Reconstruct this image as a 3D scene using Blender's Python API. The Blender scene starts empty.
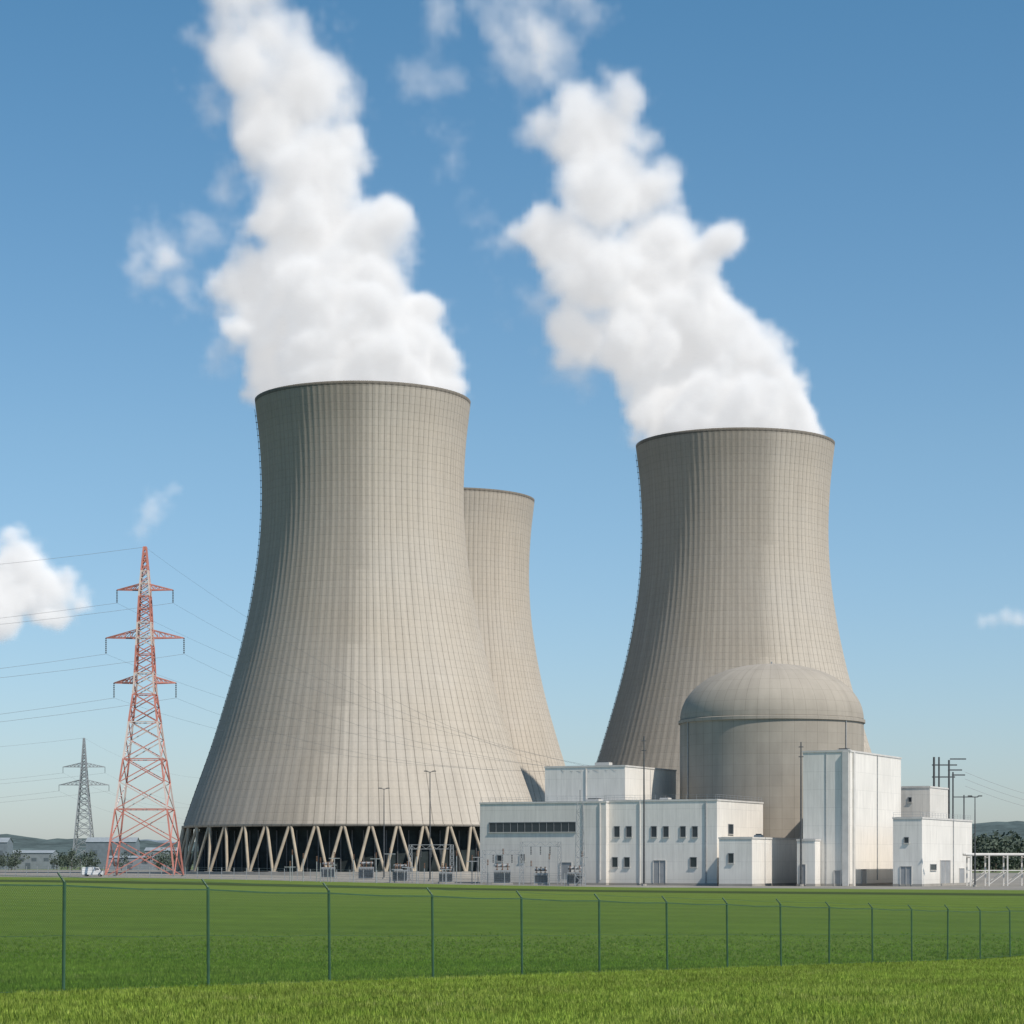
import bpy, math, random
from mathutils import Vector, Matrix
import mathutils
random.seed(7)
R=math.radians
scene=bpy.context.scene
F=2400.0; HZ=862.0
def W(px,py,D):            # world point seen at px,py when standing D metres away
    return Vector(((px-512)/F*D, D, (HZ-py)/F*D))
def smooth(a,b,x):
    t=max(0,min(1,(x-a)/(b-a))); return t*t*(3-2*t)
def gz(x,y):
    if y<110: z=-1.255-0.0295*max(y,-30)
    else:
        t=min(1,(y-110)/60.0); z=-4.5-0.0295*60*(t-t*t/2)*0.5
    z+=1.35*smooth(250,600,y)*smooth(30,-90,x)
    return z
# ------------------------------------------------------------ node helpers
class NT:
    def __init__(s,nt): s.nt=nt; s.n=nt.nodes; s.l=nt.links
    def node(s,t,**k):
        n=s.n.new(t)
        for a,b in k.items(): setattr(n,a,b)
        return n
    def put(s,sock,v):
        if isinstance(v,bpy.types.NodeSocket): s.l.new(v,sock)
        elif v is not None: sock.default_value=v
    def m(s,op,a,b=None,c=None,clamp=False):
        n=s.node('ShaderNodeMath',operation=op,use_clamp=clamp)
        s.put(n.inputs[0],a); s.put(n.inputs[1],b); s.put(n.inputs[2],c)
        return n.outputs[0]
    def vm(s,op,a,b=None,sc=None):
        n=s.node('ShaderNodeVectorMath',operation=op)
        s.put(n.inputs[0],a); s.put(n.inputs[1],b)
        if sc is not None: s.put(n.inputs['Scale'],sc)
        return n.outputs['Value'] if op in('DISTANCE','LENGTH','DOT_PRODUCT') else n.outputs[0]
    def noise(s,vec,scale,detail=3,rough=.55,col=False):
        n=s.node('ShaderNodeTexNoise'); s.put(n.inputs['Vector'],vec)
        n.inputs['Scale'].default_value=scale; n.inputs['Detail'].default_value=detail; n.inputs['Roughness'].default_value=rough
        return n.outputs['Color' if col else 'Fac'] if (col or 'Fac' in n.outputs) else n.outputs[0]
    def mr(s,v,a,b,c=0,d=1):
        n=s.node('ShaderNodeMapRange'); s.put(n.inputs[0],v)
        for i,x in enumerate((a,b,c,d)): s.put(n.inputs[i+1],x)
        return n.outputs[0]
    def mix(s,f,a,b,bt='MIX'):
        n=s.node('ShaderNodeMix',data_type='RGBA',blend_type=bt)
        s.put(n.inputs[0],f)
        for i,v in ((6,a),(7,b)):
            if isinstance(v,tuple) and len(v)==3: v=(*v,1)
            s.put(n.inputs[i],v)
        return n.outputs[2]
    def val(s,col,f):   # multiply colour by scalar
        return s.vm('SCALE',col,sc=f)
    def sep(s,v):
        n=s.node('ShaderNodeSeparateXYZ'); s.put(n.inputs[0],v); return n.outputs
    def comb(s,x,y,z):
        n=s.node('ShaderNodeCombineXYZ')
        for i,v in enumerate((x,y,z)): s.put(n.inputs[i],v)
        return n.outputs[0]
def newmat(name,rough=.8,metal=0,spec=.3):
    m=bpy.data.materials.new(name); m.use_nodes=True
    t=NT(m.node_tree); b=t.n['Principled BSDF']
    b.inputs['Roughness'].default_value=rough; b.inputs['Metallic'].default_value=metal
    b.inputs['Specular IOR Level'].default_value=spec
    return m,t,b
def simple(name,col,rough=.7,metal=0,var=.12,scale=.5,spec=.3):
    m,t,b=newmat(name,rough,metal,spec)
    p=t.node('ShaderNodeTexCoord').outputs['Object']
    n=t.noise(p,scale,4)
    t.put(b.inputs['Base Color'],t.mix(t.mr(n,.3,.7),tuple(c*(1-var) for c in col),tuple(min(1,c*(1+var)) for c in col)))
    return m
# ------------------------------------------------------------ mesh builder
class MB:
    def __init__(s): s.v=[]; s.f=[]; s.mi=[]; s.mats=[]; s.uv={}
    def mat(s,m):
        if m not in s.mats: s.mats.append(m)
        return s.mats.index(m)
    def face(s,pts,m):
        b=len(s.v); s.v+= [tuple(p) for p in pts]; s.f.append(tuple(range(b,b+len(pts)))); s.mi.append(s.mat(m))
    def prism(s,base,z0,z1,m):   # base: list of (x,y) ccw
        b=len(s.v); n=len(base)
        s.v+=[(x,y,z0) for x,y in base]+[(x,y,z1) for x,y in base]
        k=s.mat(m)
        for i in range(n):
            j=(i+1)%n; s.f.append((b+i,b+j,b+n+j,b+n+i)); s.mi.append(k)
        s.f.append(tuple(range(b+n,b+2*n))); s.mi.append(k)
        s.f.append(tuple(range(b+n-1,b-1,-1))); s.mi.append(k)
    def beam(s,a,c,w,m,n=4,w2=None):
        a=Vector(a); c=Vector(c); d=(c-a)
        if d.length<1e-6: return
        d.normalize(); up=Vector((0,0,1)) if abs(d.z)<.9 else Vector((0,1,0))
        x=d.cross(up).normalized(); y=d.cross(x)
        b=len(s.v); k=s.mat(m); w2=w if w2 is None else w2
        for p,ww in ((a,w),(c,w2)):
            for i in range(n):
                an=2*math.pi*(i+.5)/n; q=p+(x*math.cos(an)+y*math.sin(an))*ww*(.7071 if n==4 else .5)
                s.v.append(tuple(q))
        for i in range(n):
            j=(i+1)%n; s.f.append((b+i,b+j,b+n+j,b+n+i)); s.mi.append(k)
        s.f.append(tuple(range(b+n-1,b-1,-1))); s.mi.append(k); s.f.append(tuple(range(b+n,b+2*n))); s.mi.append(k)
    def obox(s,o,u,v,lu,lv,z0,z1,m):  # oriented box from corner o
        p=[o,o+u*lu,o+u*lu+v*lv,o+v*lv]
        if (u.x*v.y-u.y*v.x)*lu*lv<0: p=p[::-1]
        s.prism([(q.x,q.y) for q in p],z0,z1,m)
    def build(s,name,parent=None,smooth_=False):
        me=bpy.data.meshes.new(name); me.from_pydata(s.v,[],s.f)
        for m in s.mats: me.materials.append(m)
        me.polygons.foreach_set('material_index',s.mi)
        if smooth_: me.polygons.foreach_set('use_smooth',[True]*len(me.polygons))
        me.update(); ob=bpy.data.objects.new(name,me); scene.collection.objects.link(ob)
        if parent: ob.parent=parent
        return ob
def empty(name,loc=(0,0,0)):
    e=bpy.data.objects.new(name,None); e.location=loc; e.empty_display_size=1; scene.collection.objects.link(e); return e
# ------------------------------------------------------------ materials
def concrete_tower():
    m,t,b=newmat('tower_concrete',.9,0,.15)
    uv=t.node('ShaderNodeUVMap',uv_map='UVMap').outputs[0]; s=t.sep(uv); u,v=s[0],s[1]
    at=t.sep(t.node('ShaderNodeUVMap',uv_map='weather_shade').outputs[0])[0]
    fu=t.m('FRACT',u); fv=t.m('FRACT',t.m('DIVIDE',v,2.3))
    lineu=t.m('LESS_THAN',t.m('ABSOLUTE',t.m('SUBTRACT',fu,.56)),.05)
    linev=t.m('LESS_THAN',fv,.09)
    cell=t.comb(t.m('FLOOR',u),t.m('FLOOR',t.m('DIVIDE',v,2.3)),0)
    wn=t.node('ShaderNodeTexWhiteNoise',noise_dimensions='2D'); t.put(wn.inputs['Vector'],cell)
    wn2=t.node('ShaderNodeTexWhiteNoise',noise_dimensions='1D'); t.put(wn2.inputs['W'],t.m('FLOOR',u))
    wn3=t.node('ShaderNodeTexWhiteNoise',noise_dimensions='1D'); t.put(wn3.inputs['W'],t.m('FLOOR',t.m('DIVIDE',v,2.3)))
    sc=t.comb(t.m('MULTIPLY',u,1.3),t.m('MULTIPLY',v,.03),0)
    streak=t.noise(sc,1.0,5,.65)
    p=t.node('ShaderNodeTexCoord').outputs['Object']
    big=t.noise(p,.035,4); fine=t.noise(p,1.2,5,.7)
    f=t.m('ADD',.95,t.m('MULTIPLY',wn.outputs[0],.025))
    f=t.m('ADD',f,t.m('MULTIPLY',wn2.outputs[0],.05))
    f=t.m('ADD',f,t.m('MULTIPLY',wn3.outputs[0],.025))
    f=t.m('ADD',f,t.mr(streak,.3,.7,-.10,.07))
    f=t.m('ADD',f,t.mr(big,.3,.7,-.04,.04))
    f=t.m('ADD',f,t.mr(fine,.3,.7,-.05,.05))
    f=t.m('SUBTRACT',f,t.m('MULTIPLY',linev,.07))
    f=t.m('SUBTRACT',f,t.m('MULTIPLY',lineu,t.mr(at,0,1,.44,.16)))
    # weathered sector; also paints the shaded left half darker (boundary follows the ribs)
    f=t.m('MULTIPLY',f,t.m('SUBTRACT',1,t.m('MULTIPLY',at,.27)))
    f=t.m('MULTIPLY',f,t.mr(t.m('ADD',v,t.mr(streak,.3,.7,-6,6)),132,147,1,.88))
    f=t.m('MULTIPLY',f,t.m('SUBTRACT',1,t.m('MULTIPLY',t.m('GREATER_THAN',v,145.4),.5)))
    col=t.mix(t.mr(big,.35,.65),(.465,.413,.345),(.447,.405,.350))
    t.put(b.inputs['Base Color'],t.val(col,f))
    bp=t.node('ShaderNodeBump'); bp.inputs['Distance'].default_value=.06; bp.inputs['Strength'].default_value=.5
    t.put(bp.inputs['Height'],t.m('SUBTRACT',fine,linev)); t.put(b.inputs['Normal'],bp.outputs[0])
    return m
M_tower=concrete_tower()
M_strut=simple('strut_concrete',(.40,.34,.26),.9,var=.15,scale=.4)
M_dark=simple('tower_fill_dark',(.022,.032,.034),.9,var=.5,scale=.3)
M_basin=simple('basin_concrete',(.33,.31,.28),.9,var=.15,scale=.2)
def cladding(name,col,pu=1.2,line=.08,dirt=.15):
    m,t,b=newmat(name,.55,0,.3)
    uv=t.node('ShaderNodeUVMap').outputs[0]; s=t.sep(uv); u,v=s[0],s[1]
    p=t.node('ShaderNodeTexCoord').outputs['Object']
    fl=t.m('LESS_THAN',t.m('FRACT',t.m('DIVIDE',u,pu)),.06)
    fh=t.m('LESS_THAN',t.m('FRACT',t.m('DIVIDE',v,3.7)),.025)
    w=t.node('ShaderNodeTexWhiteNoise',noise_dimensions='2D'); t.put(w.inputs['Vector'],t.comb(t.m('FLOOR',t.m('DIVIDE',u,pu)),t.m('FLOOR',t.m('DIVIDE',v,3.7)),0))
    st=t.noise(t.comb(t.m('MULTIPLY',u,1.5),t.m('MULTIPLY',v,.12),0),1,5,.7)
    bg=t.noise(p,.12,4)
    f=t.m('ADD',.97,t.m('MULTIPLY',w.outputs[0],.05))
    f=t.m('SUBTRACT',f,t.m('MULTIPLY',fl,line)); f=t.m('SUBTRACT',f,t.m('MULTIPLY',fh,line*1.5))
    f=t.m('ADD',f,t.mr(st,.35,.75,dirt*.3,-dirt)); f=t.m('ADD',f,t.mr(bg,.3,.7,-.05,.04))
    f=t.m('MULTIPLY',f,t.mr(t.m('ADD',v,t.mr(st,.3,.7,-1.5,1.5)),-4.5,-2.0,.86,1))
    t.put(b.inputs['Base Color'],t.vm('SCALE',(*col,),sc=f))
    return m
M_white=cladding('white_cladding',(.78,.745,.69))
M_white2=cladding('light_grey_cladding',(.70,.665,.615),2.4)
M_roof=simple('roof_trim',(.58,.56,.53),.7,var=.1)
M_roofd=simple('roof_membrane',(.22,.22,.21),.9,var=.2)
M_glass,_t,_b=newmat('window_glass',.12,0,.6); _b.inputs['Base Color'].default_value=(.035,.045,.055,1)
M_frame=simple('window_frame',(.25,.26,.27),.5)
M_door=simple('door_grey',(.30,.31,.32),.6)
M_steel=simple('galvanised_steel',(.34,.35,.36),.5,.3,var=.2,scale=2)
M_dksteel=simple('dark_steel',(.10,.105,.11),.5,.3,var=.2,scale=2)
def dome_mat():
    m,t,b=newmat('containment_concrete',.85,0,.2)
    uv=t.node('ShaderNodeUVMap').outputs[0]; s=t.sep(uv); u,v=s[0],s[1]
    fl=t.m('LESS_THAN',t.m('FRACT',u),.045); fh=t.m('LESS_THAN',t.m('FRACT',t.m('DIVIDE',v,2.4)),.05)
    w=t.node('ShaderNodeTexWhiteNoise',noise_dimensions='2D'); t.put(w.inputs['Vector'],t.comb(t.m('FLOOR',u),t.m('FLOOR',t.m('DIVIDE',v,2.4)),0))
    st=t.noise(t.comb(t.m('MULTIPLY',u,1.2),t.m('MULTIPLY',v,.05),0),1,5,.65)
    p=t.node('ShaderNodeTexCoord').outputs['Object']; bg=t.noise(p,.1,5,.6)
    f=t.m('ADD',.96,t.m('MULTIPLY',w.outputs[0],.06))
    f=t.m('SUBTRACT',f,t.m('MULTIPLY',fl,.20)); f=t.m('SUBTRACT',f,t.m('MULTIPLY',fh,.11))
    f=t.m('ADD',f,t.mr(st,.3,.7,-.10,.06)); f=t.m('ADD',f,t.mr(bg,.3,.7,-.08,.08))
    t.put(b.inputs['Base Color'],t.vm('SCALE',(.355,.32,.272),sc=f))
    return m
M_dome=dome_mat()
# ------------------------------------------------------------ revolve helper (with UVs)
def revolve(name,prof,nseg,mat,ribs=None,useg=None,weather_shade=None,parent=None,phase=0,smooth_=True,close_top=False):
    verts=[];faces=[];N=nseg
    for (r,z) in prof:
        for i in range(N):
            a=2*math.pi*i/N+phase
            rr=r+(ribs(i,z) if ribs else 0)
            verts.append((rr*math.cos(a),rr*math.sin(a),z))
    flat=[];wv=[]
    for k in range(len(prof)-1):
        for i in range(N):
            j=(i+1)%N
            faces.append((k*N+i,k*N+j,(k+1)*N+j,(k+1)*N+i))
            us=(useg or N)/N
            flat+=[i*us,prof[k][1],(i+1)*us,prof[k][1],(i+1)*us,prof[k+1][1],i*us,prof[k+1][1]]
            if weather_shade:
                wv+=[weather_shade(2*math.pi*(i+.5)/N+phase,prof[k][1],i),0.0]*4
    me=bpy.data.meshes.new(name); me.from_pydata(verts,[],faces)
    ul=me.uv_layers.new(name='UVMap'); ul.data.foreach_set('uv',flat)
    if weather_shade:
        u2=me.uv_layers.new(name='weather_shade'); u2.data.foreach_set('uv',wv)
    me.materials.append(mat)
    me.polygons.foreach_set('use_smooth',[smooth_]*len(me.polygons)); me.update()
    ob=bpy.data.objects.new(name,me); scene.collection.objects.link(ob)
    if parent: ob.parent=parent
    return ob
PTS=[(15,55.0),(24,51.9),(39.4,46.4),(54.9,41.6),(70.3,37.3),(85.8,34.0),(101.3,31.8),(116.8,31.0),(132.2,31.6),(146,33.1)]
def prof_r(z):
    n=len(PTS)
    for i in range(n-1):
        if z<=PTS[i+1][0] or i==n-2:
            z0,r0=PTS[i];z1,r1=PTS[i+1]; t=(z-z0)/(z1-z0)
            rm=PTS[i-1] if i>0 else (2*z0-z1,2*r0-r1); rp=PTS[i+2] if i<n-2 else (2*z1-z0,2*r1-r0)
            m0=(r1-rm[1])/(z1-rm[0])*(z1-z0); m1=(rp[1]-r0)/(rp[0]-z0)*(z1-z0)
            return (2*t**3-3*t**2+1)*r0+(t**3-2*t**2+t)*m0+(-2*t**3+3*t**2)*r1+(t**3-t**2)*m1
NR=108
def cooling_tower(cx,D,base_z,tone):
    e=empty('cooling_tower',((cx-512)/F*D,D,base_z))
    X=(cx-512)/F*D
    facing=math.atan2(-D,-X)   # compass direction towards the field; used to orient the weathered, painted-shade side
    prof=[(prof_r(15+131*k/64),15+131*k/64) for k in range(65)]
    def ribs(i,z): return .13 if i%5==0 else 0
    q=2*math.pi/NR
    def weather_shade(a,z,i):
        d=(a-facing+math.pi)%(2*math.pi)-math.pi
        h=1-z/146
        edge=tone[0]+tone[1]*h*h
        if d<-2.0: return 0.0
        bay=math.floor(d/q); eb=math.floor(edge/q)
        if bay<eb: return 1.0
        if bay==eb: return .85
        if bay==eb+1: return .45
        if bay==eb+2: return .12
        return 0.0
    revolve('shell',prof,NR*5,M_tower,ribs,NR,weather_shade,e)
    inn=[(33.12,145.7),(33.3,146.5),(32.3,146.5),(32.1,145.0)]+[(prof_r(z)-.9,z) for z in (135,116,100,85,70,55,40,24,15)]+[(55.0,14.6),(55.6,14.6),(55.6,15.3)]
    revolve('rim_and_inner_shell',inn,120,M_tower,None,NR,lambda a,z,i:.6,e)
    b=MB(); n=44
    for i in range(n):
        a=2*math.pi*i/n+.03; dl=2*math.pi/n*.46
        p=(58*math.cos(a),58*math.sin(a),.6)
        for sg in(-1,1):
            b.beam(p,(55.1*math.cos(a+sg*dl),55.1*math.sin(a+sg*dl),14.9),.9,M_strut,8)
        b.beam((58*math.cos(a),58*math.sin(a),-1),(58*math.cos(a),58*math.sin(a),1.6),2.4,M_basin)
    b.build('strut_columns',e)
    revolve('basin_wall',[(60.5,-1),(60.5,1.5),(59.9,1.5),(59.9,-1)],120,M_basin,parent=e,smooth_=False)
    b=MB()
    nn=96
    for i in range(nn):
        a=2*math.pi*i/nn; a2=2*math.pi*(i+1)/nn
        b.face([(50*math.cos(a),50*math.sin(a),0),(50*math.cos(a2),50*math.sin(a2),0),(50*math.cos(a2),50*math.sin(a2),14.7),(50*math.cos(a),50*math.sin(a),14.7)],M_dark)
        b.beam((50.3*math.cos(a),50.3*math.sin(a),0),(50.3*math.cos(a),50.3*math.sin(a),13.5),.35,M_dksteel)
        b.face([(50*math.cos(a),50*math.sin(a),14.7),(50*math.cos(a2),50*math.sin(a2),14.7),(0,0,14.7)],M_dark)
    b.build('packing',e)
    b=MB(); a=facing-1.60
    for k in range(0,64):
        z0=16+2*k; z1=z0+2
        for da in(-.006,.006):
            b.beam(((prof_r(z0)+.5)*math.cos(a+da),(prof_r(z0)+.5)*math.sin(a+da),z0),((prof_r(z1)+.5)*math.cos(a+da),(prof_r(z1)+.5)*math.sin(a+da),z1),.1,M_dksteel)
        b.beam(((prof_r(z0)-.1)*math.cos(a),(prof_r(z0)-.1)*math.sin(a),z0),((prof_r(z0)+.7)*math.cos(a),(prof_r(z0)+.7)*math.sin(a),z0),.2,M_dksteel)
    b.build('ladder',e)
    return e
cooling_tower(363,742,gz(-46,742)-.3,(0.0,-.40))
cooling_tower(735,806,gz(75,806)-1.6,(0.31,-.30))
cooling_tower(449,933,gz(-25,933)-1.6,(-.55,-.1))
# ------------------------------------------------------------ power plant buildings
TH=R(25); U=Vector((math.cos(TH),-math.sin(TH))); V=Vector((math.sin(TH),math.cos(TH)))
def wall_uv(ob):
    me=ob.data; ul=me.uv_layers.new(name='UVMap')
    for p in me.polygons:
        n=p.normal
        for li in p.loop_indices:
            c=me.vertices[me.loops[li].vertex_index].co
            if abs(n.z)>.7: q=(c.x,c.y)
            else:
                q=(c.x*U.x+c.y*U.y,c.z) if abs(n.x*U.x+n.y*U.y)<.5 else (c.x*V.x+c.y*V.y,c.z)
            ul.data[li].uv=q
class Block:
    def __init__(s,name,parent,cpx,D,lpx,top,rpx=None,Wd=None,mat=None,par=.5):
        X=(cpx-512)/F*D; s.c=Vector((X,D)); s.D=D; s.base=gz(X,D)
        l=lpx-512; s.L=(X*F-l*D)/(F*U.x+l*math.sin(TH))
        if rpx is not None:
            r=rpx-512; s.Wd=(r*D-X*F)/(F*math.sin(TH)-r*math.cos(TH))
        if Wd: s.Wd=Wd
        s.top=(HZ-top)/F*D
        b=MB(); o=s.c-U*s.L
        b.obox(o,U,V,s.L,s.Wd,s.base-.8,s.top-.35,mat or M_white)
        e=.12
        b.obox(o-U*e-V*e,U,V,s.L+2*e,s.Wd+2*e,s.top-.35,s.top,M_roof)
        b.obox(o+U*.4+V*.4,U,V,s.L-.8,s.Wd-.8,s.top,s.top+.05,M_roofd)
        b.obox(o-U*.06-V*.06,U,V,s.L+.12,s.Wd+.12,s.base-.8,s.base+.5,M_basin)
        s.ob=b.build(name,parent); wall_uv(s.ob); s.parent=parent; s.d=MB()
    def onleft(s,px):
        l=px-512; return (s.c.x*F-l*s.D)/(F*U.x+l*math.sin(TH))
    def onright(s,px):
        r=px-512; return (r*s.D-s.c.x*F)/(F*math.sin(TH)-r*math.cos(TH))
    def opening(s,side,px0,px1,y0,y1,kind='win',mull=1):
        if side=='L':
            a,b_=s.onleft(px1),s.onleft(px0); o=s.c-U*b_; du=U; out=-V
        else:
            a,b_=s.onright(px0),s.onright(px1); o=s.c+V*a; du=V; out=U
        w=b_-a; mid=o+du*(w/2); D=mid.y
        z1=(HZ-y0)/F*D; z0=(HZ-y1)/F*D
        if kind!='win' : z0=max(z0,s.base)
        d=s.d; fw=.12
        mm={'win':M_glass,'door':M_door,'grey':M_white2,'louvre':M_frame}[kind]
        d.obox(o+out*-.05,du,out,w,.08,z0,z1,mm)
        fm=M_frame if kind in('win','louvre') else M_roof
        d.obox(o-out*.04,du,out,fw,.18,z0,z1,fm); d.obox(o+du*(w-fw)-out*.04,du,out,fw,.18,z0,z1,fm)
        d.obox(o+du*fw-out*.04,du,out,w-2*fw,.18,z1-fw,z1,fm)
        if kind=='win': d.obox(o-du*.1-out*.04,du,out,w+.2,.28,z0-.12,z0,M_roof)
        for k in range(1,mull):
            d.obox(o+du*(w*k/mull-.04)-out*.04,du,out,.08,.15,z0+.001,z1-fw,fm)
        if kind=='louvre':
            zz=z0+.3
            while zz<z1-.3: d.obox(o+du*fw-out*.03,du,out,w-2*fw,.2,zz,zz+.12,M_roof); zz+=.45
    def strip(s,side,px,y0,y1,w=.3,dep=.3,mat=None):
        if side=='L': o=s.c-U*s.onleft(px); du=U; out=-V
        else: o=s.c+V*s.onright(px); du=V; out=U
        s.d.obox(o-du*w/2-out*.02,du,out,w,dep,max(s.base,(HZ-y1)/F*o.y),(HZ-y0)/F*o.y,mat or M_roof)
    def done(s):
        if s.d.f: s.d.build(s.ob.name+'_openings',s.parent)
pb=empty('power_plant_building')
A=Block('west_hall',pb,606,509,480,801,Wd=34,mat=M_white2)
A.opening('L',489,576,822,832,'win',12); A.opening('L',560,572,862,879,'door')
for x in(497,520): A.opening('L',x,x+5,854,861,'win')
A.strip('L',600,803,880,.25,.25); A.strip('L',583,803,880,.2,.2,M_steel); A.done()
B=Block('upper_hall',pb,625,531,545,765,rpx=676)
B.strip('L',586,768,800,.2,.2); B.strip('R',650,770,800,.2,.2); B.done()
C=Block('service_block',pb,717,500,604,799,rpx=763)
for x in(614,626,651,663,680,692,): C.opening('L',x,x+6,826,837,'win')
for x in(612,624): C.opening('L',x,x+6,857,867,'win')
C.opening('L',653,666,860,883,'door',2); C.opening('L',690,697,857,867,'win')
C.strip('L',640,801,884,.22,.25); C.strip('L',706,801,884,.22,.25,M_steel)
C.opening('R',728,733,824,834,'win'); C.done()
Dk=Block('annex',pb,752,488,719,837,rpx=801)
Dk.opening('L',728,734,853,863,'win'); Dk.done()
E=Block('link',pb,815,489,797,839,Wd=3.5); E.opening('L',800,806,864,885,'door'); E.done()
Fb=Block('tall_hall',pb,850,490,803,750,rpx=901)
Fb.strip('L',846,752,886,1.3,.5,M_roof); Fb.strip('R',853,752,886,1.0,.4,M_roof); Fb.strip('L',826,752,886,.12,.12,M_steel)
Fb.opening('L',834,841,870,886,'door'); Fb.opening('R',861,866,869,884,'door'); Fb.strip('R',877,755,880,.2,.2,M_steel)
Fb.done()
ab=empty('auxiliary_building')
G=Block('rear_block',ab,930,528,900,786,rpx=948,mat=M_white2); G.opening('L',908,912,797,802,'win'); G.done()
H=Block('front_block',ab,922,485,893,817,rpx=972)
H.opening('L',900,912,866,885,'door',2); H.opening('R',930,936,864,870,'win'); H.opening('R',940,950,860,884,'door',2); H.opening('R',959,964,868,883,'door')
H.strip('R',953,818,884,.2,.2,M_steel); H.opening('L',904,909,837,843,'win'); H.done()
b=MB()
for blk,fu,fv,w,dd,h in ((C,.65,.5,2,2,.8),(A,.3,.5,3,2.5,.9),(B,.4,.3,3.5,2,1.1),(Fb,.5,.4,2.5,2.5,.9),(Dk,.5,.5,1.6,1.6,.6)):
    o=blk.c-U*(blk.L*fu)+V*(blk.Wd*fv); b.obox(o,U,V,-w,dd,blk.top+.05,blk.top+h,M_roof); b.obox(o-U*.3+V*.3,U,V,-(w-.6),dd-.6,blk.top+h,blk.top+h+.25,M_dksteel)
for blk in (A,C,H):
    o=blk.c-U*blk.L
    for (st,du,ln) in ((o+V*.3,U,blk.L),(blk.c-U*.3,V,blk.Wd)):
        n=max(3,int(ln/2.2))
        for k in range(n+1):
            q=st+du*(ln*k/n); b.beam((q.x,q.y,blk.top),(q.x,q.y,blk.top+1),.05,M_steel)
        q=st+du*ln
        for hh in(.55,1.0): b.beam((st.x,st.y,blk.top+hh),(q.x,q.y,blk.top+hh),.035,M_steel)
b.build('rooftop_equipment',pb)
# containment dome
DD=549.0; dx=(771.5-512)/F*DD; rc=20.9; spring=(HZ-724)/F*DD; topz=(HZ-667)/F*DD
bz=gz(dx,DD)
de=empty('reactor_containment_building',(dx,DD,bz))
sp=spring-bz; th=topz-spring+.6
revolve('cylinder_wall',[(rc,-1)]+[(rc,z*sp/12) for z in range(1,13)],144,M_dome,None,48,parent=de)
revolve('ring_beam',[(rc,sp-.05),(rc+.35,sp),(rc+.35,sp+.7),(rc-.2,sp+.9)],144,M_dome,None,48,parent=de,smooth_=False)
revolve('dome_roof',[(rc*math.cos(a)**.9 if a<1.57 else .01,sp+.9+(th-.9)*math.sin(a)) for a in [k*math.pi/2/24 for k in range(24)]+[1.5700,1.5708]],144,M_dome,None,48,parent=de)
b=MB(); b.beam((0,0,sp+th-.3),(0,0,sp+th+.6),.4,M_steel,8)
for k in range(2):
    a=math.atan2(-DD,-dx)+(.9,-1.1)[k]; b.beam(((rc+.15)*math.cos(a),(rc+.15)*math.sin(a),0),((rc+.15)*math.cos(a),(rc+.15)*math.sin(a),sp),.25,M_steel,6)
b.build('fittings',de)
# ------------------------------------------------------------ masts, stacks, gantries
def pole(name,px,py,D,w=.3,base=None,lamp=False,mat=None,col=None):
    p=W(px,py,D); z0=gz(p.x,D) if base is None else base
    e=MB(); m=mat or M_steel
    e.beam((p.x,D,z0),(p.x,D,p.z),w,m,8,w*.5)
    e.beam((p.x,D,z0),(p.x,D,z0+.4),w*2.2,M_basin,8)
    if lamp:
        for sx in (-1,1):
            e.beam((p.x,D,p.z-.05),(p.x+sx*1.0,D,p.z+.2),w*.4,m,6)
            e.prism([(p.x+sx*1.0-.4,D-.25),(p.x+sx*1.0+.4,D-.25),(p.x+sx*1.0+.4,D+.25),(p.x+sx*1.0-.4,D+.25)],p.z+.1,p.z+.32,m)
    else:
        for k in range(2): e.beam((p.x-.5,D,p.z-1-k*2.0),(p.x+.5,D,p.z-1-k*2.0),w*.4,m,6)
    return e.build(name)
pole('street_lamp',384,789,600,.4,lamp=True,mat=M_dksteel)
pole('street_lamp',430,772,560,.42,lamp=True,mat=M_dksteel)
pole('lightning_mast',644,736,497,.5,mat=M_dksteel)
pole('lightning_mast',801,742,489.5,.5,mat=M_dksteel)
pole('street_lamp',975,797,478,.35,lamp=True,mat=M_dksteel)
def lattice(b,x,y,z0,z1,w0,w1,n,m,t=.12):
    for k in range(n):
        f0=k/n;f1=(k+1)/n; a0=w0+(w1-w0)*f0;a1=w0+(w1-w0)*f1; zz0=z0+(z1-z0)*f0;zz1=z0+(z1-z0)*f1
        c=[(-1,-1),(1,-1),(1,1),(-1,1)]
        for i in range(4):
            p,q=c[i],c[(i+1)%4]
            P0=(x+p[0]*a0/2,y+p[1]*a0/2,zz0);P1=(x+p[0]*a1/2,y+p[1]*a1/2,zz1)
            Q0=(x+q[0]*a0/2,y+q[1]*a0/2,zz0);Q1=(x+q[0]*a1/2,y+q[1]*a1/2,zz1)
            b.beam(P0,P1,t*1.5,m); b.beam(P0,Q1,t,m); b.beam(Q0,P1,t,m); b.beam(P1,Q1,t,m)
b=MB(); p=W(580,802,492); lattice(b,p.x,p.y,gz(p.x,492),p.z,2.2,1.2,8,M_steel,.09); b.beam((p.x,p.y,p.z),(p.x,p.y,p.z+2.5),.12,M_dksteel); b.build('lattice_mast')
b=MB()
for px,top,w in ((934,757,.5),(939,757,.4),(949,760,.45),(953,772,.35)):
    p=W(px,top,545); b.beam((p.x,545,gz(p.x,545)),(p.x,545,p.z),w,M_dksteel,8)
for yy,x0,x1 in((765,932,957),(777,932,955),(770,948,962),(759,950,966),(775,952,965)):
    a=W(x0,yy,545);c=W(x1,yy,545); b.beam((a.x,545,a.z),(c.x,545,c.z),.28,M_dksteel)
p=W(964,795,545); b.beam((p.x,545,gz(p.x,545)),(p.x,545,p.z),.3,M_dksteel,8)
a=W(953,797,545);c=W(978,797,545); b.beam((a.x,545,a.z),(c.x,545,c.z),.22,M_dksteel)
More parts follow.
